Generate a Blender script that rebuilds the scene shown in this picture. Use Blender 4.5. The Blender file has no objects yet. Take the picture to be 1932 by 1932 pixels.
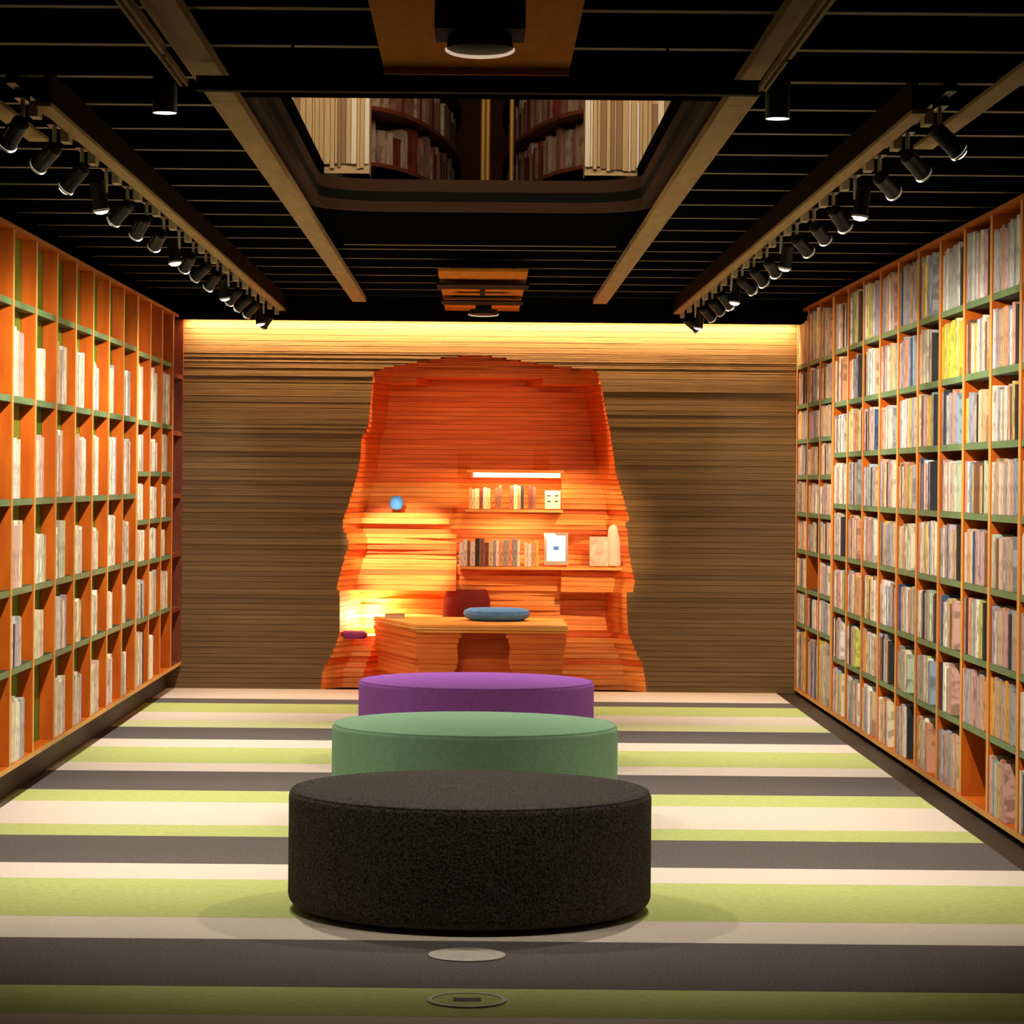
import bpy, math, random
from mathutils import Vector, Matrix
R = random.Random(11)
PI = math.pi
scene = bpy.context.scene
COL = scene.collection

# ------------------------------------------------------------------ camera, world, exposure
F = 5290.0                     # focal length in pixels of the 1932 frame
VX, VY = 902.0, 903.0          # vanishing point
EYE = 1.686
ROLL = 0.0087
cam = bpy.data.cameras.new('camera')
cam.sensor_width = 36.0; cam.sensor_fit = 'HORIZONTAL'
cam.lens = 36.0 * F / 1932.0
cam.shift_x = (966 - VX) / 1932.0
cam.shift_y = -(966 - VY) / 1932.0
cam.clip_end = 100
camo = bpy.data.objects.new('camera', cam); COL.objects.link(camo)
camo.location = (0, 0, EYE)
camo.rotation_euler = (Matrix.Rotation(PI/2, 3, 'X') @ Matrix.Rotation(ROLL, 3, 'Z')).to_euler()
scene.camera = camo
w = bpy.data.worlds.new('world'); scene.world = w; w.use_nodes = True
w.node_tree.nodes['Background'].inputs[0].default_value = (1.0, 0.75, 0.5, 1)
w.node_tree.nodes['Background'].inputs[1].default_value = 0.03
vs = scene.view_settings
vs.view_transform = 'Standard'; vs.look = 'None'; vs.gamma = 1.0; vs.exposure = 0.0
vs.use_curve_mapping = False

def spot(loc, target, power, angle, color=(1, .86, .66), blend=1.0, size=.04):
    l = bpy.data.lights.new('lamp', 'SPOT'); l.energy = power; l.spot_size = math.radians(angle)
    l.spot_blend = blend; l.color = color; l.shadow_soft_size = size
    o = bpy.data.objects.new('lamp', l); COL.objects.link(o); o.location = loc
    o.rotation_euler = (Vector(target) - Vector(loc)).to_track_quat('-Z', 'Y').to_euler(); return o
def area(loc, target, power, sx, sy, color, spread=180):
    l = bpy.data.lights.new('lamp', 'AREA'); l.energy = power; l.shape = 'RECTANGLE'
    l.size = sx; l.size_y = sy; l.color = color; l.spread = math.radians(spread)
    o = bpy.data.objects.new('lamp', l); COL.objects.link(o); o.location = loc
    o.rotation_euler = (Vector(target) - Vector(loc)).to_track_quat('-Z', 'Y').to_euler(); return o

def at(px, py, d):
    """world x, z of the thing seen at pixel (px,py) and standing d metres from the camera wall"""
    x, y = px - VX, py - VY
    ux = x + ROLL * y; uy = y - ROLL * x
    return ux * d / F, EYE - uy * d / F

# ------------------------------------------------------------------ tuned dimensions
D = 22.3                        # back wall
XL, XR = -2.352, 2.529          # bookcase fronts
HS = 1.42                       # slat height above the eye
TOPL, TOPR = EYE + 1.238, EYE + 1.325

# ------------------------------------------------------------------ lights of the room
WARM = (1, .90, .76)
K_SHELF, K_FLOOR = 118.0, 158.0
TRACK_D = [9.97 + .745 * i for i in range(17)]
for s, X in ((-1, XL), (1, XR)):
    for i, d in enumerate(TRACK_D):
        if i % 2 == 0 or i % 4 == 1:
            if d < 19.6: spot((s*1.63, d+.03, EYE+1.15), (X*1.02, d+1.25, EYE-.25), K_SHELF, 104, WARM)
            else: spot((s*1.63, d+.03, EYE+1.15), (X*1.02, d-.15, EYE-.4), K_SHELF*.5, 74, WARM)
        else:
            spot((s*1.60, d+.02, EYE+1.14), (s*1.35, d-.5 if d > 12.5 else d+.4, 0), K_FLOOR*1.3, 74, WARM)
for d in (9.65, 12.1, 15.0, 18.0):
    for x in (-1.06, 1.04):
        if d < 10: spot((x, d, EYE+1.20), (x*.8, d+.9, 0), K_FLOOR*.6, 70, WARM)
        else: spot((x, d, EYE+1.20), (x*.6, d-.9, 0), K_FLOOR*1.15, 84, WARM)  # no fixtures here: spots added to light the ottoman tops, not their fronts
# cove along the top of the back wall
area((.09, D-.075, TOPL+.015), (.09, D+.25, 2.2), 92, 4.8, .04, (1, .60, .29), 150)
# niche lights: bar above the upper shelf, lamp behind the table, spots aimed in from the ceiling
NICHE = (1, .66, .30)
x, z = at(975, 900, D+.35)
area((x, D+.10, z), (x, D+.42, z-.30), 5, .62, .03, NICHE)
x, z = at(975, 1006, D+.35)
area((x, D+.20, z), (x, D+.45, z-.3), 4, .6, .03, (1, .74, .45))
x, z = at(702, 1160, D+.1)
l = bpy.data.lights.new('lamp', 'POINT'); l.energy = 18; l.color = (1, .74, .36); l.shadow_soft_size = .05
o = bpy.data.objects.new('lamp', l); COL.objects.link(o); o.location = (x, D+.50, z-.02)
spot((-1.2, 18.7, EYE+1.1), (-.56, D+.5, 1.0), 2100, 13, (1, .76, .46), blend=.6)
spot((1.5, 18.9, EYE+1.1), (.72, D+.3, 1.05), 620, 22, (1, .66, .34), blend=.9)
spot((.5, 17.9, EYE+1.1), (0.05, D, 1.78), 330, 26, (1, .66, .34), blend=.9)  # added spot without a fixture, brightens the niche top
spot((-.45, 17.6, EYE+1.1), (-.12, 21.4, .35), 130, 20, (1, .70, .40), blend=.9)  # added spot without a fixture, brightens the table front
# the upper floor seen through the ceiling opening
area((-.8, 12.6, EYE+2.75), (-.8, 16, EYE+1.9), 26, 1.4, .5, (1, .78, .52))
area((.8, 12.6, EYE+2.75), (.8, 16, EYE+1.9), 26, 1.4, .5, (1, .78, .52))

# ------------------------------------------------------------------ materials
def mat(name, c, rough=.7, c2=None, scale=20, stretch=(1, 1, 1), bump=0, bscale=None, metal=0, emit=None, es=0, spec=.4, coord='Object', bstretch=None):
    m = bpy.data.materials.new(name); m.use_nodes = True; nt = m.node_tree
    b = nt.nodes['Principled BSDF']; b.inputs['Roughness'].default_value = rough; b.inputs['Metallic'].default_value = metal
    b.inputs['Specular IOR Level'].default_value = spec
    b.inputs['Base Color'].default_value = (*c, 1)
    if c2 or bump:
        tc = nt.nodes.new('ShaderNodeTexCoord')
        def noise(sc, st):
            mp = nt.nodes.new('ShaderNodeMapping'); mp.inputs['Scale'].default_value = st
            n = nt.nodes.new('ShaderNodeTexNoise'); n.inputs['Scale'].default_value = sc; n.inputs['Detail'].default_value = 4
            nt.links.new(tc.outputs[coord], mp.inputs[0]); nt.links.new(mp.outputs[0], n.inputs['Vector']); return n
        if c2:
            n = noise(scale, stretch)
            r = nt.nodes.new('ShaderNodeValToRGB'); r.color_ramp.elements[0].position = .35; r.color_ramp.elements[1].position = .65
            r.color_ramp.elements[0].color = (*c, 1); r.color_ramp.elements[1].color = (*c2, 1)
            nt.links.new(n.outputs[0], r.inputs[0]); nt.links.new(r.outputs[0], b.inputs['Base Color'])
        if bump:
            n = noise(bscale or scale, bstretch or stretch)
            bp = nt.nodes.new('ShaderNodeBump'); bp.inputs['Strength'].default_value = bump; bp.inputs['Distance'].default_value = .01
            nt.links.new(n.outputs[0], bp.inputs['Height']); nt.links.new(bp.outputs[0], b.inputs['Normal'])
    if emit:
        b.inputs['Emission Color'].default_value = (*emit, 1); b.inputs['Emission Strength'].default_value = es
    return m
M = {}
M['black'] = mat('black_paint', (.004, .004, .004), .8, spec=.1)
M['void'] = mat('black_ceiling', (.003, .003, .003), 1, (.004, .004, .004), 6, spec=0)
M['slat'] = mat('slat_wood', (.30, .25, .18), .7, (.24, .20, .14), 5, (1, 8, 8), spec=.06)
M['slat_side'] = M['black']
M['beam'] = mat('tan_beam', (.42, .29, .14), .7, (.36, .24, .11), 3, (8, 1, 8), spec=.06)
M['darkwood'] = mat('dark_wood', (.014, .006, .003), .9, (.010, .004, .002), 5, (6, 1, 6), spec=.03)
M['panel'] = mat('orange_panel', (.72, .25, .03), .9, (.64, .21, .025), 4, (6, 1, 1), spec=.04)
M['orange'] = mat('orange_wood', (.50, .105, .005), .6, (.38, .068, .003), 3, (5, 5, 1), bump=.05, spec=.12)
M['orange_shaded'] = mat('shaded_orange_wood', (.20, .035, .008), .6, (.14, .022, .006), 3, (5, 5, 1))  # same wood darkened: shade of the unlit corner put into the colour
M['edge'] = mat('edge_wood', (.78, .42, .11), .5, (.68, .33, .07), 6, (4, 4, 1))
M['edge_red'] = mat('top_rail_wood', (.52, .17, .04), .5, (.45, .13, .03), 6, (4, 1, 4))
M['green'] = mat('green_board', (.02, .055, .02), .6, (.015, .04, .015), 6)
M['greenback'] = mat('green_back_panel', (.06, .19, .01), .6, (.20, .17, .01), 2.2, (1, 1, .3))
M['green_edge'] = mat('pale_green_edge', (.16, .27, .12), .5, (.12, .22, .10), 9)
M['wall'] = mat('wall_strata', (.22, .130, .050), .8, (.135, .080, .030), 5, (.35, 1, 34), bump=.5, bscale=5, bstretch=(.3, 1, 50))
M['wallb'] = mat('wall_strata_light', (.25, .148, .056), .8, (.165, .098, .036), 5, (.35, 1, 34), bump=.5, bscale=5, bstretch=(.3, 1, 50))
M['ply'] = mat('layered_ply', (.92, .36, .075), .6, (.80, .22, .035), 4, (.6, .6, 14), bump=.3, bscale=4, bstretch=(.6, .6, 40))
M['plyb'] = mat('layered_ply_pale', (.95, .46, .12), .6, (.86, .30, .06), 4, (.6, .6, 14), bump=.3, bscale=4, bstretch=(.6, .6, 40))
M['plyr'] = mat('layered_ply_red', (.80, .17, .022), .6, (.70, .11, .015), 4, (.6, .6, 14), bump=.3, bscale=4, bstretch=(.6, .6, 40))
M['plyr2'] = mat('layered_ply_orange', (.84, .20, .03), .6, (.74, .14, .02), 4, (.6, .6, 14), bump=.3, bscale=4, bstretch=(.6, .6, 40))
M['plinth'] = mat('plinth', (.025, .014, .008), .6, (.04, .025, .012), 3, (1, 1, 3))
M['fl_cream'] = mat('carpet_cream', (.60, .52, .44), .95, (.66, .58, .50), 60, bump=.4, bscale=220, spec=.1)
M['fl_green'] = mat('carpet_green', (.40, .45, .15), .95, (.47, .52, .19), 30, bump=.4, bscale=220, spec=.1)
M['fl_pale'] = mat('carpet_pale_green', (.56, .59, .30), .95, (.60, .62, .34), 30, bump=.4, bscale=220, spec=.1)
M['fl_dark'] = mat('carpet_charcoal', (.085, .072, .070), .95, (.15, .13, .125), 90, bump=.5, bscale=220, spec=.1)
M['felt_k'] = mat('charcoal_wool', (.014, .0125, .011), .95, (.088, .078, .068), 120, bump=.6, bscale=90, spec=.1)
M['felt_g'] = mat('green_felt', (.15, .27, .175), .9, (.17, .31, .20), 40, bump=.2, bscale=120, spec=.1)
M['felt_p'] = mat('purple_felt', (.26, .085, .40), .9, (.30, .10, .45), 40, bump=.2, bscale=120, spec=.1)
M['metal'] = mat('brushed_metal', (.42, .39, .33), .45, (.5, .47, .4), 30, metal=.3)
M['dome'] = mat('dark_glass', (.004, .004, .004), .6)
M['ring'] = mat('pale_ring', (.75, .62, .5), .4)
M['ring_glow'] = mat('added_glow_ring', (.9, .8, .7), .4, emit=(1, .74, .52), es=.55)  # glow added for the bright far side of the dome rim
M['housing'] = mat('lamp_housing', (.006, .006, .007), .35)
M['beige'] = mat('driver_box', (.50, .40, .26), .6)
M['lens'] = mat('lit_lens', (1, 1, 1), .3, emit=(1, .95, .88), es=3.2)
M['led'] = mat('led_bar', (1, 1, 1), .3, emit=(1, .86, .55), es=4.5)
M['blue'] = mat('blue_fabric', (.07, .30, 1.0), .8, (.10, .38, 1.0), 20)
M['redchair'] = mat('dark_red_shell', (.20, .012, .01), .6)
M['purple'] = mat('purple_fabric', (.28, .04, .22), .8)
M['white'] = mat('white_card', (.80, .72, .62), .6)
M['bluewhite'] = mat('blue_white_print', (.62, .68, .95), .5, (.85, .82, .85), 9, emit=(.50, .62, 1), es=.55)  # emission added to keep it blue-white among the orange lamps
M['gold'] = mat('gold_post', (.50, .27, .05), .45, metal=.2)
M['cream'] = mat('cream_panel', (.62, .46, .26), .7, (.54, .38, .2), 10, (20, 1, 1))
M['redbrown'] = mat('red_brown_case', (.22, .045, .02), .6, (.15, .03, .015), 5)
M['ink'] = mat('dark_ink', (.03, .02, .02), .7)
M['pages'] = mat('paper_pages', (.72, .62, .46), .9, (.62, .52, .38), 40, (1, 60, 1))
def book_mat(name, attr):
    m = bpy.data.materials.new(name); m.use_nodes = True; nt = m.node_tree; b = nt.nodes['Principled BSDF']
    b.inputs['Roughness'].default_value = .55
    if attr:
        a = nt.nodes.new('ShaderNodeAttribute'); a.attribute_name = 'tint'; out = a.outputs['Color']
    else:
        a = nt.nodes.new('ShaderNodeObjectInfo'); out = a.outputs['Color']
    tc = nt.nodes.new('ShaderNodeTexCoord'); mp = nt.nodes.new('ShaderNodeMapping')
    mp.inputs['Scale'].default_value = (1, 1, 1) if not attr else (2, 8, 3)
    n = nt.nodes.new('ShaderNodeTexNoise'); n.inputs['Scale'].default_value = 5; n.inputs['Detail'].default_value = 6
    mx = nt.nodes.new('ShaderNodeMix'); mx.data_type = 'RGBA'; mx.blend_type = 'MULTIPLY'
    rp = nt.nodes.new('ShaderNodeValToRGB'); rp.color_ramp.elements[0].position = .42; rp.color_ramp.elements[1].position = .5
    rp.color_ramp.elements[0].color = (.55, .52, .5, 1); rp.color_ramp.elements[1].color = (1, 1, 1, 1)
    nt.links.new(tc.outputs['Object'], mp.inputs[0]); nt.links.new(mp.outputs[0], n.inputs['Vector']); nt.links.new(n.outputs[0], rp.inputs[0])
    mx.inputs[0].default_value = 1
    nt.links.new(out, mx.inputs[6]); nt.links.new(rp.outputs[0], mx.inputs[7]); nt.links.new(mx.outputs[2], b.inputs['Base Color'])
    return m
M['cover'] = book_mat('book_cover', False); M['cover_s'] = book_mat('book_cover_massed', True)

# ------------------------------------------------------------------ mesh builder
class MB:
    def __init__(s): s.v = []; s.f = []; s.m = []; s.c = []; s.mats = []
    def mi(s, m):
        if m not in s.mats: s.mats.append(m)
        return s.mats.index(m)
    def quad(s, idx, m, col=None): s.f.append(idx); s.m.append(s.mi(m)); s.c.append(col)
    def box(s, x0, x1, y0, y1, z0, z1, m, faces=None, col=None, T=None):
        """faces: dict of face letter to other material; letters w e s n b t"""
        o = len(s.v)
        P = [(x0,y0,z0),(x1,y0,z0),(x1,y1,z0),(x0,y1,z0),(x0,y0,z1),(x1,y0,z1),(x1,y1,z1),(x0,y1,z1)]
        if T: P = [tuple(T @ Vector(p)) for p in P]
        s.v += P
        for k, q in (('b',(0,3,2,1)),('t',(4,5,6,7)),('s',(0,1,5,4)),('n',(2,3,7,6)),('w',(3,0,4,7)),('e',(1,2,6,5))):
            s.quad(tuple(o+i for i in q), (faces or {}).get(k, m), col)
        return s
    def prism(s, poly, z0, z1, m, m2=None):
        n = len(poly); o = len(s.v)
        s.v += [(x, y, z0) for x, y in poly] + [(x, y, z1) for x, y in poly]
        s.quad(tuple(o+i for i in reversed(range(n))), m); s.quad(tuple(o+n+i for i in range(n)), m)
        for i in range(n): j = (i+1) % n; s.quad((o+i, o+j, o+n+j, o+n+i), m2 or m)
        return s
    def lathe(s, prof, n, m, c=(0, 0, 0), T=None, cap0=True, cap1=True, sx=1, sy=1):
        o = len(s.v)
        for r, z in prof:
            for i in range(n):
                a = 2*PI*i/n; p = Vector((c[0]+r*sx*math.cos(a), c[1]+r*sy*math.sin(a), c[2]+z))
                s.v.append(tuple(T @ p if T else p))
        for k in range(len(prof)-1):
            for i in range(n):
                j = (i+1) % n; s.quad((o+k*n+i, o+k*n+j, o+(k+1)*n+j, o+(k+1)*n+i), m)
        if cap0: s.quad(tuple(o+i for i in reversed(range(n))), m)
        if cap1: s.quad(tuple(o+(len(prof)-1)*n+i for i in range(n)), m)
        return s
    def build(s, name, parent=None, smooth=False, off=None):
        me = bpy.data.meshes.new(name); v = s.v
        if off: v = [(a-off[0], b-off[1], c-off[2]) for a, b, c in v]
        me.from_pydata(v, [], s.f)
        for m in s.mats: me.materials.append(m)
        me.polygons.foreach_set('material_index', s.m)
        if any(c is not None for c in s.c):
            ca = me.color_attributes.new('tint', 'FLOAT_COLOR', 'CORNER'); buf = []
            for p, c in zip(me.polygons, s.c):
                c = c or (.5, .5, .5); buf += [c[0], c[1], c[2], 1] * p.loop_total
            ca.data.foreach_set('color', buf)
        if smooth:
            me.polygons.foreach_set('use_smooth', [True]*len(me.polygons))
            me.set_sharp_from_angle(angle=math.radians(38))
        me.update()
        o = bpy.data.objects.new(name, me); COL.objects.link(o)
        if parent: o.parent = parent
        if off: o.location = off
        return o
def tag(o, label=None, cat=None, group=None, kind=None):
    if label: o['label'] = label
    if cat: o['category'] = cat
    if group: o['group'] = group
    if kind: o['kind'] = kind
    return o
def empty(name, loc=(0, 0, 0), **k):
    o = bpy.data.objects.new(name, None); COL.objects.link(o); o.location = loc; o.empty_display_size = .05
    return tag(o, **k)
def bx(name, b, m, parent=None, faces=None): return MB().box(*b, m, faces).build(name, parent)

# ------------------------------------------------------------------ floor
fl = bx('floor', (XL-.35, XR+.4, 4.0, D+1.9, -.12, -.012), M['plinth']); tag(fl, kind='structure')
cuts = [(D, ''), (21.28, 'fl_cream'), (20.84, 'fl_dark'), (20.04, 'fl_green'), (19.35, 'fl_cream'), (18.83, 'fl_pale'), (17.97, 'fl_dark'),
        (17.44, 'fl_cream'), (16.49, 'fl_green'), (16.02, 'fl_cream'), (15.04, 'fl_dark'), (14.51, 'fl_green'), (13.55, 'fl_cream'),
        (13.13, 'fl_green'), (12.20, 'fl_dark'), (11.73, 'fl_cream'), (10.72, 'fl_green'), (10.22, 'fl_cream'), (9.27, 'fl_dark'),
        (8.78, 'fl_green'), (7.8, 'fl_cream'), (7.3, 'fl_green'), (6.3, 'fl_dark'), (5.3, 'fl_cream'), (4.0, 'fl_green')]
CXL, CXR = -2.46, 2.385
for (a, _), (b, m) in zip(cuts, cuts[1:]):
    bx('carpet_strip', (CXL, CXR, b+.0015, a-.0015, -.012, 0), M[m], fl)
bx('floor_edge_strip', (CXR+.002, XR+.1, 4, D, -.012, -.004), M['plinth'], fl)  # dark strip between the carpet and the right bookcase

# ------------------------------------------------------------------ ceiling: black void, slats, beams
ZS = EYE + HS
OX = .83; OD0, OD1, OD2 = 10.35, 14.7, 17.1
cl = MB()
cz0, cz1 = EYE+1.60, EYE+1.66
cl.box(XL-.5, -OX, 4, D+.2, cz0, cz1, M['void']); cl.box(OX, XR+.5, 4, D+.2, cz0, cz1, M['void'])
cl.box(-OX, OX, 4, OD0, cz0, cz1, M['void']); cl.box(-OX, OX, OD1+.07, D+.2, EYE+1.50, EYE+1.558, M['void']); cl.box(-OX, OX, OD0-.06, OD0-.005, EYE+1.40, cz0-.001, M['void'])
ceil = tag(cl.build('ceiling'), kind='structure')
SL0, SL1 = -2.56, 2.66
for i in range(-5, 19):
    d = 8.50 + .744 * i
    if d < 5 or d > 21.9: continue
    segs = [(SL0, SL1)]
    if OD0 - .05 < d < OD2 + .02: segs = [(SL0, -OX-.06), (OX+.06, SL1)]
    for a, b in segs:
        bx('slat', (a, b, d-.026, d+.026, ZS, ZS+.09), M['black'], ceil, {'b': M['slat']})
bx('slat', (-OX, OX, OD2-.03, OD2+.03, ZS, ZS+.09), M['black'], ceil, {'b': M['slat']})
# dead-black margin panels above the bookcases and round the track slots
for s in (-1, 1):
    bx('beam', (min(s*.862, s*.965), max(s*.862, s*.965), 5.5, 9.98, EYE+1.335, EYE+1.372), M['beam'], ceil)
    bx('beam', (min(s*.862, s*.965), max(s*.862, s*.965), 9.99, 21.3, EYE+1.335, EYE+1.372), M['beam'], ceil)
    # inner board of the track slot with its dark upright
    a, b = sorted((s*1.512, s*1.566)); bx('slot_board', (a, b, 9.85, 22.05, EYE+1.295, EYE+1.31), M['beam'], ceil)
    a, b = sorted((s*1.512, s*1.535)); bx('slot_upright', (a, b, 9.85, 22.05, EYE+1.311, EYE+1.42), M['darkwood'], ceil)
    a, b = sorted((s*1.68, s*1.755)); bx('slot_board', (a, b, 5.5, 10.9, EYE+1.295, EYE+1.31), M['beam'], ceil)
    a, b = sorted((s*1.512, s*1.755)); bx('slot_lid', (a, b, 9.85, 22.05, EYE+1.43, EYE+1.45), M['void'], ceil)
bx('soffit_panel', (XL-.4, XR+.4, D-.42, D-.16, TOPL-.002, cz0), M['void'], ceil)
# ceiling opening with its rounded rim
orim = empty('trim_1', (0, OD0, ZS), kind='structure')
def rim(y0, r=.34, x=OX, y1=OD1):
    pts = [(-x, y0)]
    for k in range(9):
        a = PI - k/8*PI/2; pts.append((-x+r+r*math.cos(a), y1-r+r*math.sin(a)))
    for k in range(9):
        a = PI/2 - k/8*PI/2; pts.append((x-r+r*math.cos(a), y1-r+r*math.sin(a)))
    pts.append((x, y0)); return pts
def rimband(z0, z1, t, m, name):
    b = MB(); ip = rim(OD0); op = rim(OD0, .34+t, OX+t, OD1+t); n = len(ip); o = 0
    b.v += [(x, y, z) for z in (z0, z1) for x, y in ip] + [(x, y, z) for z in (z0, z1) for x, y in op]
    for i in range(n-1):
        b.quad((i, i+1, n+i+1, n+i), m); b.quad((2*n+i+1, 2*n+i, 3*n+i, 3*n+i+1), m)
        b.quad((i+1, i, 2*n+i, 2*n+i+1), m); b.quad((n+i, n+i+1, 3*n+i+1, 3*n+i), m)
    ob = b.build(name, orim); ob.location = (0, -OD0, -ZS)
    return ob
M['rimbrown'] = mat('rim_brown', (.045, .022, .015), .8, spec=.1)
M['rimtan'] = mat('rim_tan', (.30, .17, .09), .6)
rimband(EYE+1.40, EYE+1.45, .05, M['rimbrown'], 'lower_rim')
rimband(EYE+1.451, EYE+1.50, .06, M['black'], 'middle_rim')
rimband(EYE+1.501, EYE+1.565, .05, M['rimbrown'], 'upper_rim')
blk = bx('ceiling_board', (-OX, OX, OD1-.25, OD2-.04, EYE+1.455, EYE+1.5), M['void'], ceil)
# drop the part of that board inside the rim: keep only behind the arc
bpy.data.objects.remove(blk)
b = MB(); pts = [(x, y) for x, y in rim(OD0)[1:-1]]
poly = [(-OX, OD2-.04)] + [(x*1.0, y+.055) for x, y in pts] + [(OX, OD2-.04)]
b.prism(list(reversed(poly)), EYE+1.425, EYE+1.45, M['void']); b.build('ceiling_board', ceil)

# ------------------------------------------------------------------ upper floor beyond the opening
uf = MB()
uf.box(-1.75, 1.75, 19.6, 19.7, EYE+1.66, EYE+3.0, M['redbrown'])
uf.box(-1.8, -1.75, 9.5, 19.7, EYE+1.66, EYE+3.0, M['cream']); uf.box(1.75, 1.8, 9.5, 19.7, EYE+1.66, EYE+3.0, M['cream'])
uf.box(-1.8, 1.8, 9.5, 19.7, EYE+3.0, EYE+3.05, M['void'])
tag(uf.build('wall_upper'), kind='structure')
upper = MB(); massed = MB()      # every book past the 300 that show largest
def upper_case(cx, label):
    root = empty('curved_bookcase', (cx, 18.2, EYE+1.662), label=label, cat='bookcase', group='curved bookcases on the upper floor')
    rx, ry = .56, 3.1
    def ring(z0, z1, k, m, name):
        MB().lathe([(1, z0), (1, z1)], 48, m, sx=rx*k, sy=ry*k*.98).build(name, root, True)
    core = 1.34
    ring(0, core, .80, M['redbrown'], 'core')
    for z in (0.03, .335, .70, 1.05): ring(z, z+.022, 1.0, M['redbrown'], 'shelf')
    for z in (0.053, .358, .723):
        a = -PI
        while a < 0:
            wv = R.uniform(.045, .11); da = wv / math.hypot(rx*math.sin(a), ry*math.cos(a)) if True else .05
            da = max(da, .02)
            if R.random() < .8:
                am = a + da/2; hh = R.uniform(.17, .27)
                T = Matrix.Translation((cx+.89*rx*math.cos(am), 18.2+.89*ry*math.sin(am)*.98, EYE+1.662+z+.001)) @ Matrix.Rotation(math.atan2(ry*math.cos(am), -rx*math.sin(am)), 4, 'Z')
                c = R.choice([(.30, .05, .04), (.5, .36, .28), (.42, .28, .2), (.22, .03, .03), (.6, .48, .36), (.35, .16, .12), (.5, .42, .3)])
                upper.box(-wv*.46, wv*.46, -.03, .05, 0, hh, M['cover_s'], {'t': M['pages']}, c, T)
            a += da
    return root
upper_case(-.69, 'curved red brown bookcase on the upper floor, left in the ceiling opening')
upper_case(.70, 'curved red brown bookcase on the upper floor, right in the ceiling opening')
for s, px0, px1, lab in ((-1, 520, 697, 'cream panelled cabinet seen at the left end of the ceiling opening'), (1, 1103, 1290, 'cream panelled cabinet seen at the right end of the ceiling opening')):
    d = 14.86; x0 = (px0-VX-5)*d/F; x1 = (px1-VX-5)*d/F
    root = empty('display_cabinet', ((x0+x1)/2, d, EYE+1.662), label=lab, cat='cabinet', group='cream cabinets on the upper floor')
    hw = (x1-x0)/2
    MB().box(-hw, hw, .0, .22, -.05, .62, M['cream']).build('carcass', root)
    x = -hw
    while x < hw-.02:
        wv = min(R.uniform(.012, .035), hw-x)
        m = R.choice([M['cream'], M['cream'], M['white'], M['rimtan']])
        MB().box(x+.001, x+wv-.002, -R.uniform(.012, .03), -.001, -.03+R.uniform(0, .03), .33+R.uniform(0, .10), m).build('panel', root)
        x += wv
for i, px in enumerate((906, 915, 960)):
    x = (px-VX)*16.4/F
    o = MB().lathe([(.014, -.04), (.014, 1.3)], 10, M['gold']).build('upright_post', None, True)
    o.location = (x, 16.4, EYE+1.662+.04)
    tag(o, ['slender gold post between the curved bookcases, leftmost of three', 'slender gold post between the curved bookcases, middle of three', 'slender gold post between the curved bookcases, rightmost of three'][i], 'post', 'gold posts on the upper floor')

# ------------------------------------------------------------------ back wall of thin boards, with the niche cut out
def interp(pts, z):
    for (z0, a), (z1, b) in zip(pts, pts[1:]):
        if z0 <= z <= z1: return a + (b-a)*(z-z0)/max(z1-z0, 1e-6)
    return pts[0][1] if z < pts[0][0] else pts[-1][1]
Lpx = [(606,1302),(606,1290),(608,1266),(620,1245),(633,1217),(641,1190),(641,1143),(641,1118),(633,1115),(640,1087),(650,1050),(659,1027),(655,1012),(647,999),(647,978),(656,957),(668,915),(680,865),(682,823),(692,810),(696,795),(700,750),(705,703),(728,693),(826,676),(897,668)]
Rpx = [(1219,1302),(1218,1285),(1213,1256),(1198,1225),(1185,1189),(1183,1150),(1182,1122),(1194,1118),(1198,1097),(1192,1069),(1186,1040),(1184,1002),(1180,988),(1188,981),(1174,930),(1161,886),(1157,851),(1150,805),(1143,774),(1136,735),(1129,703),(1118,697),(1066,692),(985,681),(900,668)]
LP = sorted((at(x, y, D)[1], at(x, y, D)[0]) for x, y in Lpx); RP = sorted((at(x, y, D)[1], at(x, y, D)[0]) for x, y in Rpx)
ZTOP = LP[-1][0]; Z0 = at(905, 712, D)[1]
wb = bx('wall_back', (XL-.3, -1.45, D+.03, D+.1, -.012, 3.3), M['wall']); tag(wb, kind='structure')
bx('wall_panel', (1.52, XR+.3, D+.03, D+.1, -.012, 3.3), M['wall'], wb)
bx('wall_panel', (-1.45, 1.52, D+.03, D+.1, ZTOP+.02, 3.3), M['wall'], wb)
z = 0.0
while z < 3.25:
    h = R.uniform(.032, .058) if not Z0 < z < ZTOP else .0165; zm = z+h/2; p = R.uniform(0, .009); m = R.choice([M['wall'], M['wallb']])
    y0 = D - p
    if zm < ZTOP - .004:
        bx('board', (XL-.28, interp(LP, zm), y0, D+.03, z, z+h-.003), m, wb)
        bx('board', (interp(RP, zm), XR+.28, D-R.uniform(0, .009), D+.03, z, z+h-.003), m, wb)
    else: bx('board', (XL-.28, XR+.28, y0, D+.03, z, z+h-.003), m, wb)
    z += h

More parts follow.
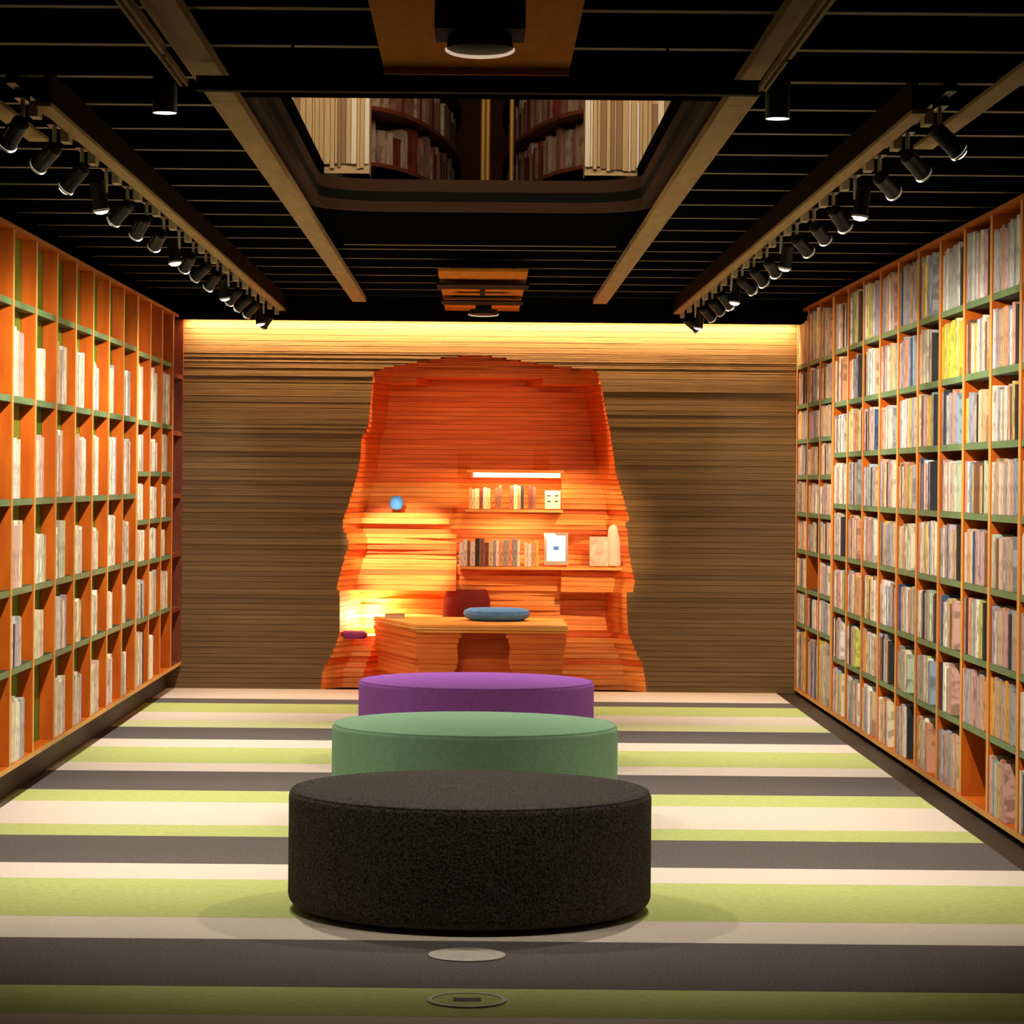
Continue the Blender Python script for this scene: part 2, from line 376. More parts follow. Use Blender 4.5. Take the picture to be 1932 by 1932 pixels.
# ------------------------------------------------------------------ the layered niche
niche = empty('reading_niche', (0, D, 0), label='glowing orange alcove of stacked wooden layers in the back wall', cat='alcove')
def Z(py, d=D): return EYE - (py-VY)*d/F
def X_(px, d=D): return (px-VX)*d/F
def depth(x, z):
    """how far the niche surface lies behind the wall front"""
    py = VY + (EYE-z)*F/D; px = VX + x*F/D
    inner = 708 + abs(px-915)*.09
    if py < inner: return .12
    if py < 905:
        lo = .62 if px < 870 else (.55 if px < 1020 else .38)
        return .72 + (lo-.72)*max(0, (py-830)/75)
    if px > 868 and 903 < py < 962 and px < 1062: return .72     # upper shelf
    if px > 862 and 1006 < py < 1068: return .62 if px < 1100 else .50   # lower shelf
    if py < 962:
        base = .95 - .25*max(0, (py-880)/82) if px < 870 else (.55 if px < 1020 else .38)
        if px < 870: base = .62 - .10*max(0, (py-900)/60)
        return base
    if py < 1006: return (.46 if px < 860 else .42) if (py < 972 or px > 860) else .34 + .05*math.sin(py*.33)
    if py < 1118: return .30 + .06*math.sin((py-1030)*.06) if px < 862 else (.38 if px < 1062 else .24)
    if py < 1190: return .62 if px < 862 else (.45 if px < 1062 else .60)
    if py < 1206: return .55 if px < 862 else (.5 if px < 1062 else .30)
    return .22 if px < 720 else (.6 if px < 1062 else .16)
z = .0; k = 0; BACK = 1.15
while z < ZTOP - .01:
    h = .040 + R.uniform(-.006, .008) if z < Z0 else .018
    if z + h > ZTOP: h = ZTOP - z
    zm = z + h/2; xl, xr = interp(LP, zm), interp(RP, zm)
    if xr - xl < .1: break
    j = R.uniform(-.012, .012)
    ph = R.uniform(0, 6)
    n = 16; inner = []
    stops = sorted(set([xl + (xr-xl)*t/n for t in range(1, n)] + [X_(862)-.001, X_(862)+.001, X_(1062)-.001, X_(1062)+.001]))
    stops = [s for s in stops if xl+.02 < s < xr-.02]
    for s in stops:
        e = min(s-xl, xr-s); dd = depth(s, zm) + .018*math.sin(s*5+ph) + j
        dd = min(dd, .06 + (24 if s > 0 and 980 < VY+(EYE-zm)*F/D < 1070 else 6)*max(e-.01, 0)) if e < .14 else dd
        inner.append((s, D+.004+max(.03, dd)))
    poly = [(xl, D+.002)] + inner + [(xr, D+.002), (xr+.05, D+.031), (xr+.05, D+BACK), (xl-.05, D+BACK), (xl-.05, D+.031)]
    mm = R.choice([M['ply'], M['ply'], M['plyb'], M['plyr']])
    if z > Z(905): mm = R.choice([M['plyr2'], M['plyr'], M['plyr']])  # redder ply near the top, dimness put into the colour
    ob = MB().prism(list(reversed(poly)), z, z+h-.0025, mm).build('layer', niche); ob.location = (0, -D, 0)
    z += h; k += 1
bx('alcove_back', (-1.5, 1.6, D+BACK+.01, D+BACK+.06, 0, ZTOP+.1), M['plyr'], niche).location = (0, -D, 0)
# light bar
x0, z0 = at(893, 897, D+.05); x1, _ = at(1057, 897, D+.05)
lb = MB().box(x0, x1, D+.04, D+.085, z0-.012, z0+.022, M['led']).build('light_bar'); tag(lb, 'long lit white light bar above the upper alcove shelf', 'light')
sh = MB().box(x0-.05, x1+.03, D+.04, D+.40, z0+.024, z0+.045, M['ply']).build('shelf_lid', niche); sh.location = (0, -D, 0)
# shelf boards of the two recesses
for (pa, pb, py, dep) in ((878, 1062, 961, .10), (866, 1183, 1069, .12)):
    xa, za = at(pa, py, D+dep); xb, _ = at(pb, py, D+dep)
    MB().box(xa, xb, D+dep, D+.70, za-.02, za, M['plyb']).build('shelf', niche).location = (0, -D, 0)

# ------------------------------------------------------------------ unit book
def book_mesh():
    b = MB(); c = M['cover']
    b.box(0, 1, -.5, .5, 0, 1, c)   # replaced below
    b = MB()
    # x: depth into the shelf (spine at 0), y: thickness, z: height
    b.box(0, .05, -.42, .42, 0, 1, c)                       # spine
    b.box(.0, 1, -.5, -.40, 0, 1, c); b.box(.0, 1, .40, .5, 0, 1, c)
    b.box(.05, .965, -.40, .40, .025, .975, M['pages'])
    return b
UB = book_mesh()
ub_me = None
ORD = ['first', 'second', 'third', 'fourth', 'fifth', 'sixth', 'seventh', 'eighth', 'ninth', 'tenth', 'eleventh', 'twelfth', 'thirteenth', 'fourteenth', 'fifteenth', 'sixteenth', 'seventeenth', 'eighteenth']
NUM = ['one', 'two', 'three', 'four', 'five', 'six', 'seven', 'eight', 'nine', 'ten', 'eleven', 'twelve', 'thirteen', 'fourteen', 'fifteen', 'sixteen']
PAL_R = [('cream', (.72, .62, .46), 5), ('grey', (.36, .35, .36), 6), ('pink', (.62, .36, .30), 5), ('white', (.80, .76, .70), 6), ('tan', (.58, .40, .22), 5),
         ('lilac', (.40, .33, .42), 3), ('blue grey', (.26, .34, .42), 3), ('pale green', (.48, .55, .40), 3), ('salmon', (.66, .30, .18), 3), ('yellow', (.72, .50, .08), 2),
         ('black', (.012, .014, .02), 2.2), ('brown', (.20, .09, .05), 2), ('dark blue', (.03, .07, .18), 1), ('lime', (.50, .55, .08), .6)]
PAL_L = [('white', (.84, .80, .72), 8), ('cream', (.78, .68, .48), 6), ('pink', (.70, .45, .38), 3), ('pale green', (.62, .68, .50), 3), ('grey', (.42, .42, .42), 2.5), ('lilac', (.50, .42, .52), 1.2), ('black', (.02, .02, .03), .35)]
def pick(pal):
    t = R.uniform(0, sum(p[2] for p in pal))
    for p in pal:
        t -= p[2]
        if t <= 0: break
    j = R.uniform(.98, 1.22); return p[0], tuple(min(1, c*j) for c in p[1])
books = []     # dicts
def fill_cell(side, X, y0, y1, z0, z1, bay, row, frac, hf, pal, wr, dep):
    """books standing in one cell; on the left wall they start at the near divider, on the right wall at the far one"""
    L = (y1-y0)*frac; t = 0; n = 0; lean = None
    base = R.uniform(*hf)
    while True:
        wv = R.uniform(*wr)
        if t + wv > L: break
        h = (z1-z0) * min(.95, base + R.uniform(-.05, .06)); cn, cc = pick(pal)
        yc = (y0 + t + wv/2 + .003) if side < 0 else (y1 - t - wv/2 - .003)
        if side > 0 and t + wv > L - wr[0] and R.random() < .35: cn, cc = 'black', (.012, .016, .018)  # end book blackened to stand for the shaded gap beside the divider
        books.append(dict(side=side, x=X, y=yc, z=z0, w=wv-.0025, h=h, d=dep*R.uniform(.85, 1), s=R.uniform(.001, .008), cn=cn, c=cc, bay=bay, row=row, n=n))
        t += wv; n += 1

# ------------------------------------------------------------------ bookcases
def bookcase(name, side, X, dvs, levels, dep, label, t=.05, backm='orange', dark=False, off=.0):
    """dvs: divider y positions, far to near; levels: heights of the shelf tops, top to bottom"""
    root = empty(name, (X, (dvs[0]+dvs[-1])/2, levels[-1]-.03 if isinstance(levels[0], float) else 0), label=label, cat='bookcase')
    rl = root.location
    def xs(a, b): return tuple(sorted((X+side*a, X+side*b)))
    def put(mb, nm):
        ob = mb.build(nm, root); ob.location = (-rl[0], -rl[1], -rl[2]); return ob
    fe = 'w' if side > 0 else 'e'
    face = M['orange_shaded'] if dark else M['orange']
    edge = M['orange_shaded'] if dark else M['edge']
    ztop, zbot = levels[0], levels[-1]
    ya, yb = min(dvs)-t/2, max(dvs)+t/2
    put(MB().box(*xs(-.006, dep+.02), ya, yb, ztop, ztop+.022, face, {fe: M['edge_red']}), 'top_board')
    put(MB().box(*xs(-.004, dep+.02), ya, yb, zbot-.028, zbot, face, {fe: M['edge']}), 'bottom_board')
    put(MB().box(*xs(dep+.001, dep+.02), ya, yb, zbot+.001, ztop-.001, M[backm]), 'back_panel')
    for y in dvs:
        put(MB().box(*xs(-.003, dep-.001), y-t/2, y+t/2, zbot+.001, ztop-.001, face, {fe: edge}), 'divider')
    for i, z in enumerate(levels[1:-1]):
        put(MB().box(*xs(.002, dep-.002), ya+.004, yb-.004, z-.034, z, M['green'] if not dark else face, {fe: M['green_edge'] if not dark else M['orange_shaded']}), 'shelf')
    return root
def dl(pxs, X, side):   # divider distances from the photograph's columns
    return [F*abs(X)/abs(p-VX) for p in pxs]
# left wall
DEPL, DEPR = .076, .13
dL_main = [14.14 + .7345*i - .7345*10 for i in range(0, 19)]       # near to far, far end 20.02
dL_main = [y for y in dL_main if y < 19.6]
yj = dL_main[-1]                                                  # joint between the two left units
lvL = [EYE+v for v in (1.238, .886, .40, -.124, -.582, -.985, -1.47)]
bookcase('bookcase', -1, XL, dL_main, lvL, DEPL, 'long orange wooden bookcase with green shelves and gaps, left wall', backm='greenback')
yl_end = [yj+.052+.7345*i for i in range(0, 4)]
lvL2 = [EYE+v for v in (1.238, .865, .39, .03, -.31, -.60, -1.0, -1.47)]
bookcase('bookcase', -1, XL, yl_end, lvL2, DEPL, 'narrow bookcase at the far end of the left wall, shelves closer together', backm='orange')
yl3 = [yl_end[-1]+.052, D-.035]
bookcase('bookcase', -1, XL, yl3, [EYE+v for v in (1.238, .80, .35, -.14, -.60, -1.03, -1.47)], DEPL, 'dark unlit end bookcase in the corner between left wall and back wall', backm='orange_shaded', dark=True)
bx('trim_2', (XL-.35, -2.462, 4, D, -.012, EYE-1.50), M['plinth']); tag(bpy.data.objects['trim_2'], kind='structure')
# right wall
pr = F*XR
dR_all = [D-.03 - .765*i for i in range(0, 21)]
dR_main = sorted(dR_all[3:]); dR_end = sorted(dR_all[:4])
lvR = [EYE+v for v in (1.325, .934, .563, .205, -.155, -.517, -.887, -1.24, -1.628)]
bookcase('bookcase', 1, XR, dR_main, lvR, DEPR, 'long orange wooden bookcase packed with books along the right wall', t=.06, backm='greenback')
dR_end2 = [y+.062 if i < 1 else y+.03 for i, y in enumerate(dR_end)]; dR_end2[-1] = D-.04
lvR2 = [EYE+v for v in (1.325, .92, .605, .33, .05, -.24, -.53, -.825, -1.107, -1.628)]
bookcase('bookcase', 1, XR, dR_end2, lvR2, DEPR, 'packed bookcase at the far end of the right wall, shelves closer together', t=.05)
for nm, x0, x1, zt in (('wall_left', XL-.36, XL-.16, 3.4), ('wall_right', XR+.18, XR+.4, 3.4)):
    tag(bx(nm, (x0, x1, 4.0, D+.1, -.012, zt), M['void']), kind='structure')

# fill the cells
def cells(side, X, dvs, lv, bayf, t, pal, fr, hf, wr, dep, skip=lambda b, r: False, palf=None, lvf=None):
    ds = sorted(dvs)
    for i in range(len(ds)-1):
        y0, y1 = ds[i]+t/2, ds[i+1]-t/2; bay = bayf(i)
        for r in range(len(lv)-1):
            if skip(bay, r): continue
            z1 = lv[r] - (.034 if r else 0); z0 = lv[r+1]
            f = fr(bay, r); p = palf(bay, r) if palf else pal
            fill_cell(side, X, y0, y1, z0+.001, z1, bay, r, f, hf, p, wr, dep)
nL = len(dL_main)-1
def frL(b, r):
    return R.choice([.44, .52, .58, .62, .70, .48])
cells(-1, XL, dL_main, lvL, lambda i: nL-1-i+4, .05, PAL_L, frL, (.60, .76), (.045, .085), .064, skip=lambda b, r: r == 0 or (r == 5 and b in (9, 11)))
cells(-1, XL, yl_end, lvL2, lambda i: 3-i, .05, PAL_L, lambda b, r: R.choice([.5, .62, .75]), (.66, .84), (.045, .085), .064, skip=lambda b, r: r == 0 or (b == 1 and r >= 6) or (b == 2 and r == 6 and False))
nR = len(dR_main)-1
YEL = [('yellow', (.75, .50, .05), 6), ('salmon', (.7, .3, .15), 3), ('lime', (.55, .58, .07), 4), ('cream', (.74, .66, .4), 3)]
def frR(b, r):
    return R.choice([.76, .84, .9, .97, .97, .7]) if r not in (6, 7) else R.choice([.6, .7, .8, .93])
def palR(b, r):
    if (b, r) in ((10, 1), (2, 0)): return YEL
    if (b, r) == (12, 6): return [('orange', (.75, .36, .05), 3), ('grey', (.4, .38, .4), 1)]
    if (b, r) in ((10, 0), (11, 0), (12, 0), (13, 0), (14, 0)): return [('grey', (.42, .42, .42), 4), ('white', (.7, .68, .64), 3), ('pale green', (.4, .46, .38), 2), ('pink', (.55, .36, .32), 1.5)]
    return PAL_R
cells(1, XR, dR_main, lvR, lambda i: nR-1-i+4, .06, PAL_R, frR, (.76, .88), (.034, .075), .11, skip=lambda b, r: (b, r) in ((11, 7),), palf=palR)
cells(1, XR, dR_end2, lvR2, lambda i: 3-i, .05, PAL_R, lambda b, r: R.choice([.8, .95, .95]), (.80, .92), (.04, .08), .11, skip=lambda b, r: (b, r) in ((2, 6),))
# alcove shelves hold books too (spines face the room)
alc = []
def alcove_books(px0, px1, py, d, hmin, hmax, pal, row):
    x, z = at(px0, py, d); xe, _ = at(px1, py, d); n = 0
    while x < xe:
        wv = R.uniform(.022, .04)
        if R.random() < .93:
            cn, cc = pick(pal); alc.append(dict(x=x+wv/2, y=d, z=z, w=wv-.002, h=R.uniform(hmin, hmax), cn=cn, c=cc, row=row, n=n)); n += 1
        x += wv
PAL_A = [('dark red', (.18, .03, .03), 4), ('brown', (.22, .08, .05), 3), ('pale green', (.45, .5, .3), 2), ('cream', (.7, .55, .35), 3), ('black', (.02, .015, .02), 2), ('salmon', (.6, .25, .15), 3), ('yellow', (.7, .5, .05), 1)]
alcove_books(884, 1008, 960, D+.16, .15, .20, PAL_A, 0)
alcove_books(866, 1012, 1068, D+.18, .18, .225, PAL_A + [('white', (.75, .7, .65), 5), ('grey', (.3, .28, .28), 3)], 1)
# the 300 that show largest are objects
def shown(b):
    px = VX + b['x']*F/b['y']
    if px < -30 or px > 1962: return 0
    return b['w']*b['h']*abs(b['x'])/b['y']**3
order = sorted(books, key=shown, reverse=True)
KEEP = 300 - len(alc)
proto = UB.build('book'); proto_me = proto.data; bpy.data.objects.remove(proto)
def link_book(c, loc, scl, rz, label, group):
    o = bpy.data.objects.new('book', proto_me); o.location = loc; o.scale = scl; o.rotation_euler = (0, 0, rz)
    o.color = (*c, 1); COL.objects.link(o); tag(o, label, 'book', group); return o
for b in order[:KEEP]:
    s = b['side']; sd = 'left' if s < 0 else 'right'
    ends = 'from the near divider' if s < 0 else 'from the far divider'
    lab = f"{b['cn']} book, {ORD[b['n']]} {ends}, shelf {NUM[b['row']]} down, bay {NUM[b['bay']-1]} off back wall, {sd} bookcase"
    lab = f"{b['cn']} book {ORD[b['n']]} along, shelf {NUM[b['row']]} from top, bay {NUM[b['bay']-1]} from back wall, {sd} side"
    link_book(b['c'], (b['x']+s*b['s'], b['y'], b['z']), (b['d'], b['w'], b['h']), 0 if s > 0 else PI, lab, f'books on the {sd} bookcase')
for b in alc:
    lab = f"{b['cn']} book, {ORD[min(b['n'],17)] if b['n']<18 else 'nineteenth'} from the left on the {'upper' if b['row']==0 else 'lower'} alcove shelf"
    link_book(b['c'], (b['x'], b['y'], b['z']+.001), (.11, b['w'], b['h']), PI/2, lab, 'books on the alcove shelves')
for b in order[KEEP:]:
    s = b['side']; x0 = b['x']+s*b['s']; x1 = x0+s*b['d']; a, c = min(x0, x1), max(x0, x1); y0, y1 = b['y']-b['w']/2, b['y']+b['w']/2
    t = b['w']*.1
    massed.box(a, c, y0, y0+t, b['z'], b['z']+b['h'], M['cover_s'], None, b['c']); massed.box(a, c, y1-t, y1, b['z'], b['z']+b['h'], M['cover_s'], None, b['c'])
    sp = (a, a+.006) if s > 0 else (c-.006, c)
    massed.box(*sp, y0+t, y1-t, b['z'], b['z']+b['h'], M['cover_s'], None, b['c'])
    pg = (a+.006, c-.004) if s > 0 else (a+.004, c-.006)
    massed.box(*pg, y0+t, y1-t, b['z']+.004, b['z']+b['h']-.006, M['pages'])
uo = upper.build('books'); tag(uo, 'small red and cream books on the curved bookcases above the ceiling opening', 'books', kind='stuff')
mo = massed.build('books'); tag(mo, 'the remaining small distant books filling the bookcase shelves', 'books', kind='stuff')

# ------------------------------------------------------------------ alcove contents
def item(mb, name, loc, label, cat, smooth=False, rz=0):
    o = mb.build(name, None, smooth); o.location = loc; o.rotation_euler = (0, 0, rz); return tag(o, label, cat)
x, z = at(1043, 960, D+.18)
sbx = item(MB().box(-.062, .062, 0, .1, 0, .145, M['white']), 'box', (x, D+.18, z), 'cream box printed with four dark dashes, upper alcove shelf', 'box')
for mx, mz in ((-.032, .105), (.028, .105), (-.032, .06), (.028, .06)):
    MB().box(mx-.014, mx+.014, -.002, .0, mz-.005, mz+.005, M['ink']).build('printed_mark', sbx)
MB().box(-.006, .004, -.002, 0, .078, .09, M['beige']).build('printed_mark', sbx)
x, z = at(1049, 1066, D+.2)
fr = empty('picture', (x, D+.2, z), label='glowing blue and white picture panel standing upright on the lower alcove shelf', cat='picture')
MB().box(-.095, .095, 0, .02, 0, .26, M['metal']).build('frame', fr)
MB().box(-.075, .075, -.003, -.001, .03, .235, M['bluewhite']).build('print', fr)
MB().box(-.02, .02, -.005, -.0035, .12, .15, M['blue']).build('printed_mark', fr)
x, z = at(1131, 1068, D+.22)
item(MB().box(-.08, .07, 0, .03, 0, .235, M['white'], {'s': mat('pink_cover', (.75, .42, .36), .6, (.85, .75, .6), 14)}), 'picture_book', (x, D+.22, z), 'pink and cream picture book facing out, right end of lower alcove shelf', 'book')
x, z = at(1160, 1068, D+.17)
b = MB(); b.lathe([(.05, 0), (.056, .02), (.057, .24), (.054, .285), (.044, .315), (.02, .332)], 20, M['white'], cap1=True)
item(b, 'vase', (x, D+.24, z), 'tall round white vase at the right end of the lower alcove shelf', 'vase', True)
x, z = at(748, 963, D+.40)
b = MB(); b.lathe([(.012, 0), (.040, .012), (.055, .04), (.058, .06), (.052, .09), (.034, .112), (.01, .12)], 20, M['blue'])
item(b, 'ball', (x, D+.38, z), 'small round blue ornament resting on the left alcove ledge', 'ornament', True)
# purple cushion on the left bench
x, z = at(673, 1206, D+.12)
b = MB(); b.lathe([(.085, 0), (.105, .02), (.105, .045), (.085, .062)], 20, M['purple'], sx=1.0, sy=.8)
item(b, 'cushion', (x-.02, D+.12, z+.005), 'flat purple cushion on the left bench of the alcove', 'cushion', True)
x, z = at(637, 1158, D+.1)
# table of stacked layers
tb = empty('table', (0, 21.9, 0), label='orange table of stacked wooden layers standing in the alcove', cat='table')
zt = .578
A_ = (X_(708, 22.45), 22.42); B_ = (X_(786, 21.2), 21.2); C_ = (X_(1074, 21.2), 21.2); D_ = (X_(1062, 22.45), 22.42)
def toff(ob): ob.location = (0, -21.9, 0); return ob
z = 0; nl = 13; h = (zt-.06)/nl
for i in range(nl):
    f = i/(nl-1); k = R.uniform(-.008, .008)
    ins = .055*(1-f)
    # left pedestal
    ap = .025 + .11*(f**1.0)
    xl0 = A_[0]+ins+k; xb0 = B_[0]+ins*.7+k; xc = X_(915, 21.2)
    gap = .28 - .12*f + .02*math.sin(f*9)
    poly = [(xl0, 22.38), (xb0, 21.23+.02*(1-f)), (xc-gap, 21.23+.05*(1-f)+R.uniform(0, .02)), (xc-gap-.05, 22.38)]
    toff(MB().prism(poly, z, z+h-.002, R.choice([M['plyr2'], M['plyr'], M['plyr2']])).build('layer', tb))
    poly = [(xc+gap, 21.23+.05*(1-f)+R.uniform(0, .02)), (C_[0]-ins-.01+k, 21.23+.02*(1-f)), (D_[0]-ins+k, 22.38), (xc+gap+.05, 22.38)]
    toff(MB().prism(poly, z, z+h-.002, R.choice([M['plyr2'], M['plyr'], M['plyr2']])).build('layer', tb))
    z += h
toff(MB().box(X_(800, 21.2), X_(1050, 21.2), 21.55, 21.59, 0, zt-.062, M['plyr']).build('back_board', tb))
for j, (zz, e) in enumerate(((zt-.06, -.006), (zt-.038, .004), (zt-.018, .0))):
    poly = [(A_[0]-e, 22.42+e), (B_[0]-e, B_[1]-e), (C_[0]+e, C_[1]-e), (D_[0]+e, 22.42+e)]
    toff(MB().prism(poly, zz, zz+.018, [M['ply'], M['plyb'], M['plyb']][j]).build('top_layer', tb))
# blue round seat pad on the table, small book, red chair behind
x = X_(939, 22.1)
b = MB(); b.lathe([(.20, 0), (.245, .02), (.262, .05), (.255, .075), (.22, .092), (.1, .097)], 32, M['blue'])
item(b, 'cushion', (x, 21.95, zt+.001), 'thick round blue cushion lying on the layered table', 'cushion', True)
x, _ = at(740, 1150, 22.4)
item(MB().box(-.075, .075, -.1, .1, 0, .028, M['ink'], {'s': M['pages']}), 'book', (X_(747, 22.2), 22.2, zt+.001), 'closed dark book lying flat at the left end of the layered table', 'book')
chair = empty('chair', (X_(882, D+.0), 22.66, 0), label='dark red rounded chair standing behind the layered table', cat='chair')
b = MB(); n = 14
for k in range(2):
    pass
b.lathe([(.10, .42), (.20, .44), (.215, .47), (.15, .49)], 24, M['redchair']); b.build('seat', chair, True)
b = MB(); o_ = 0
cols = 13
for z_, rr in ((.50, .20), (.60, .205), (.72, .20), (.79, .17)):
    for i in range(cols):
        a = PI + .35 + (PI-.7)*i/(cols-1); hw = rr
        b.v.append((hw*math.cos(a), hw*.35*math.sin(a)+.02, z_)); 
    for i in range(cols):
        a = PI + .35 + (PI-.7)*i/(cols-1); b.v.append((rr*.92*math.cos(a), rr*.35*math.sin(a)+.045, z_))
for r_ in range(3):
    o1, o2 = r_*2*cols, (r_+1)*2*cols
    for i in range(cols-1):
        b.quad((o1+i, o1+i+1, o2+i+1, o2+i), M['redchair']); b.quad((o1+cols+i+1, o1+cols+i, o2+cols+i, o2+cols+i+1), M['redchair'])
    b.quad((o1, o2, o2+cols, o1+cols), M['redchair']); b.quad((o1+cols-1, o1+2*cols-1, o2+2*cols-1, o2+cols-1), M['redchair'])
o1 = 3*2*cols
for i in range(cols-1): b.quad((o1+i, o1+i+1, o1+cols+i+1, o1+cols+i), M['redchair'])
b.build('backrest', chair, True)
for sx in (-1, 1):
    for sy in (-1, 1):
        MB().lathe([(.012, 0), (.016, .425)], 8, M['black'], (sx*.12, sy*.10, 0)).build('leg', chair, True)

# ------------------------------------------------------------------ ottomans
def ottoman(x, y, r, h, m, label, foot='black'):
    root = empty('ottoman', (x, y, 0), label=label, cat='ottoman', group='row of round ottomans')
    e = .045; pr = []
    for k in range(7): a = -PI/2 + k/6*PI/2; pr.append((r-e+e*math.cos(a), .02+e+e*math.sin(a)))
    e = .028
    for k in range(7): a = k/6*PI/2; pr.append((r-e+e*math.cos(a), h-e+e*math.sin(a)))
    pr += [(r*.8, h+.004), (r*.4, h+.007), (r*.05, h+.008)]
    MB().lathe(pr, 96, m).build('upholstery', root, True)
    MB().lathe([(r-.09, 0), (r-.09, .0215)], 48, M['black']).build('base', root, True)
    t = MB(); q = .006
    t.lathe([(r-.014+q*math.cos(a), h-.006+q*math.sin(a)) for a in [k/8*2*PI for k in range(9)]], 96, m, cap0=False, cap1=False)
    t.build('piping', root, True)
ottoman(-.02, 11.0, .71, .470, M['felt_k'], 'large round charcoal wool ottoman nearest the camera')
ottoman(-.005, 13.95, .71, .470, M['felt_g'], 'round sage green ottoman between the charcoal and the purple ones')
ottoman(0.0, 16.92, .71, .470, M['felt_p'], 'round purple ottoman farthest back, in front of the layered table')

# ------------------------------------------------------------------ floor discs
x, _ = at(881, 1803, 9.91)
fd = item(MB().lathe([(.137, 0), (.137, .004), (.128, .006), (.02, .0065)], 48, M['metal']), 'floor_cover', (x, 9.91, .0005), 'round pale metal floor cover on the dark carpet stripe', 'floor cover', True)
x, _ = at(881, 1888, 9.05)
f2 = empty('floor_cover', (x, 9.05, .0005), label='round floor cover with a green inlay and metal rim, on the near green stripe', cat='floor cover')
MB().lathe([(.128, 0), (.128, .005), (.112, .005), (.112, .0)], 48, M['metal'], cap0=False, cap1=False).build('rim', f2, True)
MB().lathe([(.110, 0), (.110, .003), (.02, .0032)], 48, M['fl_green']).build('inlay', f2, True)
MB().box(-.045, .045, -.03, .03, .0034, .0045, M['fl_dark']).build('flap', f2)

# ------------------------------------------------------------------ ceiling panels with domes
def ceil_panel(x0, x1, y0, y1, z, label):
    root = empty('ceiling_panel', ((x0+x1)/2, (y0+y1)/2, z), label=label, cat='ceiling panel')
    hx, hy = (x1-x0)/2, (y1-y0)/2
    MB().box(-hx, hx, -hy, hy, 0, .02, M['panel']).build('board', root)
    MB().box(-hx, hx, hy+.001, hy+.014, -.022, .02, M['panel']).build('edge_lip', root)
    for a, b_ in ((-hx*.7, -hy*.7), (hx*.7, -hy*.7), (-hx*.7, hy*.7), (hx*.7, hy*.7)):
        MB().lathe([(.005, .02), (.005, .25)], 6, M['black'], (a, b_, 0)).build('hanger', root)
    return root
ceil_panel(X_(722, 9.2)-.005, X_(1066, 9.2), 7.0, 9.08, EYE+1.33, 'large orange square ceiling panel above the camera dome, nearest')
ceil_panel(-.27, .31, 18.0, 21.85, EYE+1.33, 'long glowing orange ceiling panel near the back wall')
def dome_lamp(x, y, ztop, zbot, w_, rr, label):
    root = empty('dome_light', (x, y, zbot), label=label, cat='ceiling light', group='black dome lights under orange panels')
    hb = (ztop-zbot)
    MB().box(-w_/2, w_/2, -w_/2, w_/2, .035, hb, M['black']).build('housing', root)
    b = MB(); b.lathe([(rr*.9, .034), (rr*.93, .0), (rr*.8, -.006), (rr*.5, -.010), (rr*.1, -.012)], 32, M['dome']); b.build('dome', root, True)
    b = MB(); na = 30; nc = 8  # far-half arc tapering to its ends, a bright crescent put into the shape
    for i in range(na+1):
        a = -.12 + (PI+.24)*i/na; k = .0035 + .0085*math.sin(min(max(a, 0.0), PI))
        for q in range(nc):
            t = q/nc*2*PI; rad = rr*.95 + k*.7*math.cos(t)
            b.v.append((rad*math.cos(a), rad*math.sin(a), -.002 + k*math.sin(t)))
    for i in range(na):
        for q in range(nc): b.quad((i*nc+q, (i+1)*nc+q, (i+1)*nc+(q+1)%nc, i*nc+(q+1)%nc), M['ring_glow'])
    b.quad(tuple(range(nc)), M['ring_glow']); b.quad(tuple(na*nc+q for q in reversed(range(nc))), M['ring_glow'])
    b.build('glow_crescent', root, True)
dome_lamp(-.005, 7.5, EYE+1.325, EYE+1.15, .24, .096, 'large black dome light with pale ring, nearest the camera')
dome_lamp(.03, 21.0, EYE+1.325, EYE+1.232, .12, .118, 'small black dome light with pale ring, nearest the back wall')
# black bars crossing under the far panel
fx = empty('hanging_bracket', (.02, 18.9, EYE+1.29), label='black crossed bracket hanging below the far orange ceiling panel', cat='bracket')
MB().box(-.31, .31, -.22, .22, -.0, .012, M['black']).build('cross_plate', fx)
MB().box(-.018, .018, .30, .9, .0, .012, M['black']).build('stem', fx)
MB().box(-.20, .20, 1.05, 1.22, 0, .012, M['black']).build('spreader', fx)
MB().box(-.30, .30, 1.45, 1.9, -.004, .008, M['black']).build('cross_plate', fx)

# ------------------------------------------------------------------ downlights
for i, (px, py) in enumerate(((311, 213), (1467, 224))):
    d = 9.65; x, z = at(px, py, d)
    dn = empty('downlight', (x, d, z), label=['black tube downlight with a lit white face, left of the rail frame', 'black tube downlight with a lit white face, right of the rail frame'][i], cat='ceiling light', group='pair of tube downlights')
    MB().lathe([(.041, 0), (.043, .004), (.043, .19), (.03, .20)], 32, M['housing'], cap0=False).build('housing', dn, True)
    MB().lathe([(.0405, -.0005), (.02, -.003)], 32, M['lens']).build('lens', dn, True)
    MB().lathe([(.008, .20), (.008, .34)], 8, M['black']).build('stem', dn, True)

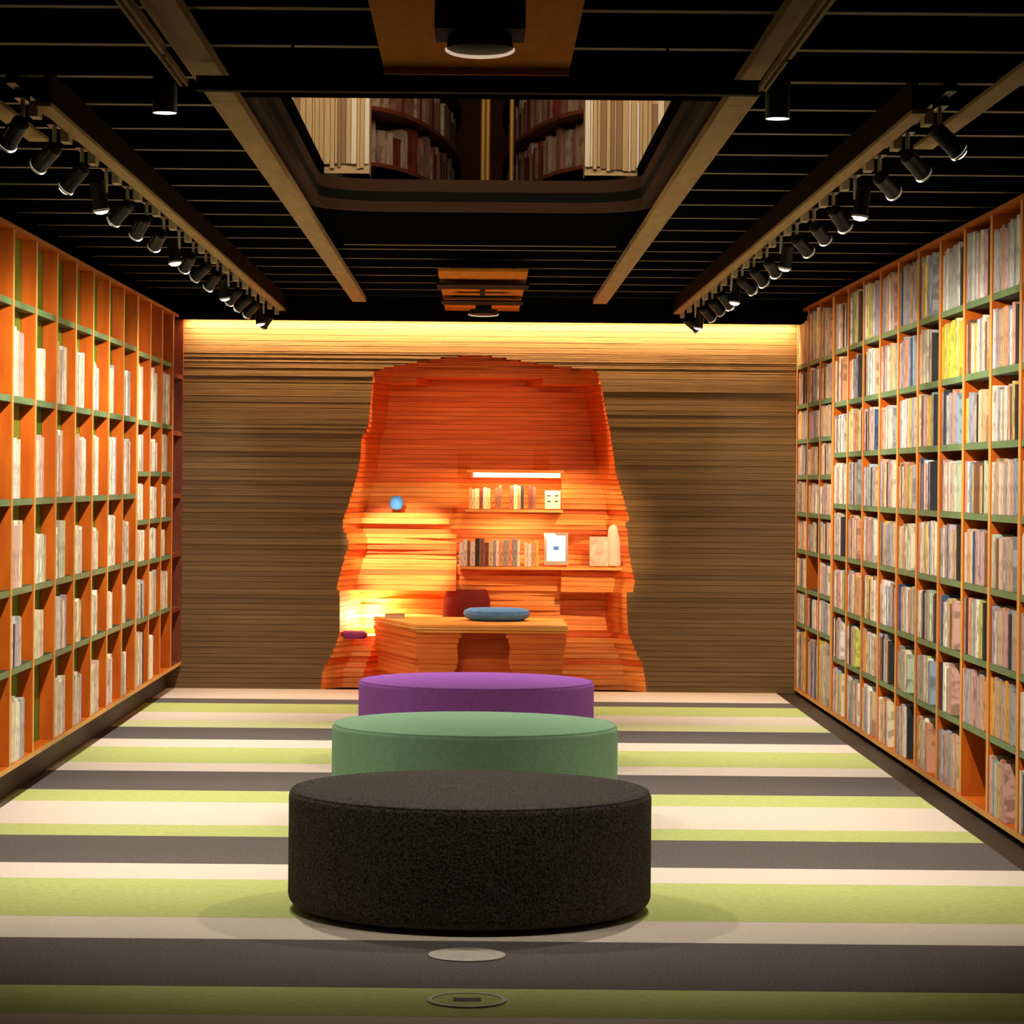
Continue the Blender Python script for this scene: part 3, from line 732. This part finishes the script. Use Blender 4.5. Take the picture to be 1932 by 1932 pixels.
# ------------------------------------------------------------------ hanging rail frame
rf = empty('rail_frame', (0, 9.06, EYE+1.25), label='black hanging rail frame with cross bar in front of the ceiling opening', cat='rail')
def rb(b, m, nm): MB().box(*b, m).build(nm, rf)
rb((-.92, .905, -.024, .024, -.005, .042), M['black'], 'cross_bar')
for s, xx in ((-1, -.955), (1, .90)):
    rb((xx-.014, xx-.004, -3.6, -.75, .0, .03), M['beam'], 'side_rail'); rb((xx+.006, xx+.018, -3.6, -.75, .0, .03), M['beam'], 'side_rail')
    rb((xx-.003, xx+.005, -3.6, -.05, .012, .04), M['black'], 'rail_core')
    rb((xx-.012, xx-.005, -.74, -.06, .0, .02), M['beam'], 'side_rail'); rb((xx+.007, xx+.014, -.70, -.06, .0, .02), M['beam'], 'side_rail')
for x in (-.61, .60):
    MB().lathe([(.016, .03), (.016, .06), (.005, .07), (.005, .34)], 10, M['black'], (x, 0, 0)).build('hanger', rf, True)

# ------------------------------------------------------------------ track spotlights
for s in (-1, 1):
    sd = 'left' if s < 0 else 'right'
    tr = bx('lighting_track', (s*1.63-.017, s*1.63+.017, 9.7, 22.05, EYE+1.355, EYE+1.39), M['housing']); tag(tr, f'long black lighting track carrying the {sd} row of spotlights', 'track')
def spotlight(i, s, d, aim, label, group):
    root = empty('track_spotlight', (s*1.63, d, EYE+1.34), label=label, cat='spotlight', group=group)
    MB().box(-.018, .018, -.09, .05, -.012, .013, M['housing']).build('adapter', root)
    MB().box(-s*.05-.016, -s*.05+.016, -.08, .02, -.075, -.02, M['beige']).build('driver_box', root)
    MB().lathe([(.008, -.11), (.008, -.012)], 8, M['ring']).build('stem', root, True)
    v = Vector(aim).normalized(); T = Matrix.Translation((s*.03, 0, -.125)) @ v.to_track_quat('-Z', 'Y').to_matrix().to_4x4() @ Matrix.Scale(.80, 4)
    MB().box(-.052, -.046, -.01, .01, -.02, .05, M['housing'], T=T).build('yoke', root)
    MB().lathe([(.03, .085), (.04, .075), (.041, -.05), (.046, -.07)], 20, M['housing'], T=T, cap1=False).build('lamp_body', root, True)
    MB().lathe([(.046, -.0705), (.047, -.082), (.041, -.082)], 20, M['ring'], T=T, cap0=False, cap1=False).build('bezel', root, True)
    MB().lathe([(.041, -.080), (.030, -.094), (.008, -.10)], 20, M['lens'], T=T).build('lens', root, True)
for s in (-1, 1):
    sd = 'left' if s < 0 else 'right'
    for i, d in enumerate(TRACK_D):
        if i % 2 == 0 or i % 4 == 1: aim = (s*(.95+R.uniform(-.2, .4)), 1.1+R.uniform(-.5, .6), -1.0)
        else: aim = (-s*.15, R.uniform(-.1, .2), -1)
        n = len(TRACK_D)-1-i
        o = ('nineteenth' if n > 17 else ORD[n])
        spotlight(i, s, d, aim, f'black spotlight on the {sd} ceiling track, {o} counting from the back wall', f'spotlights on the {sd} track')
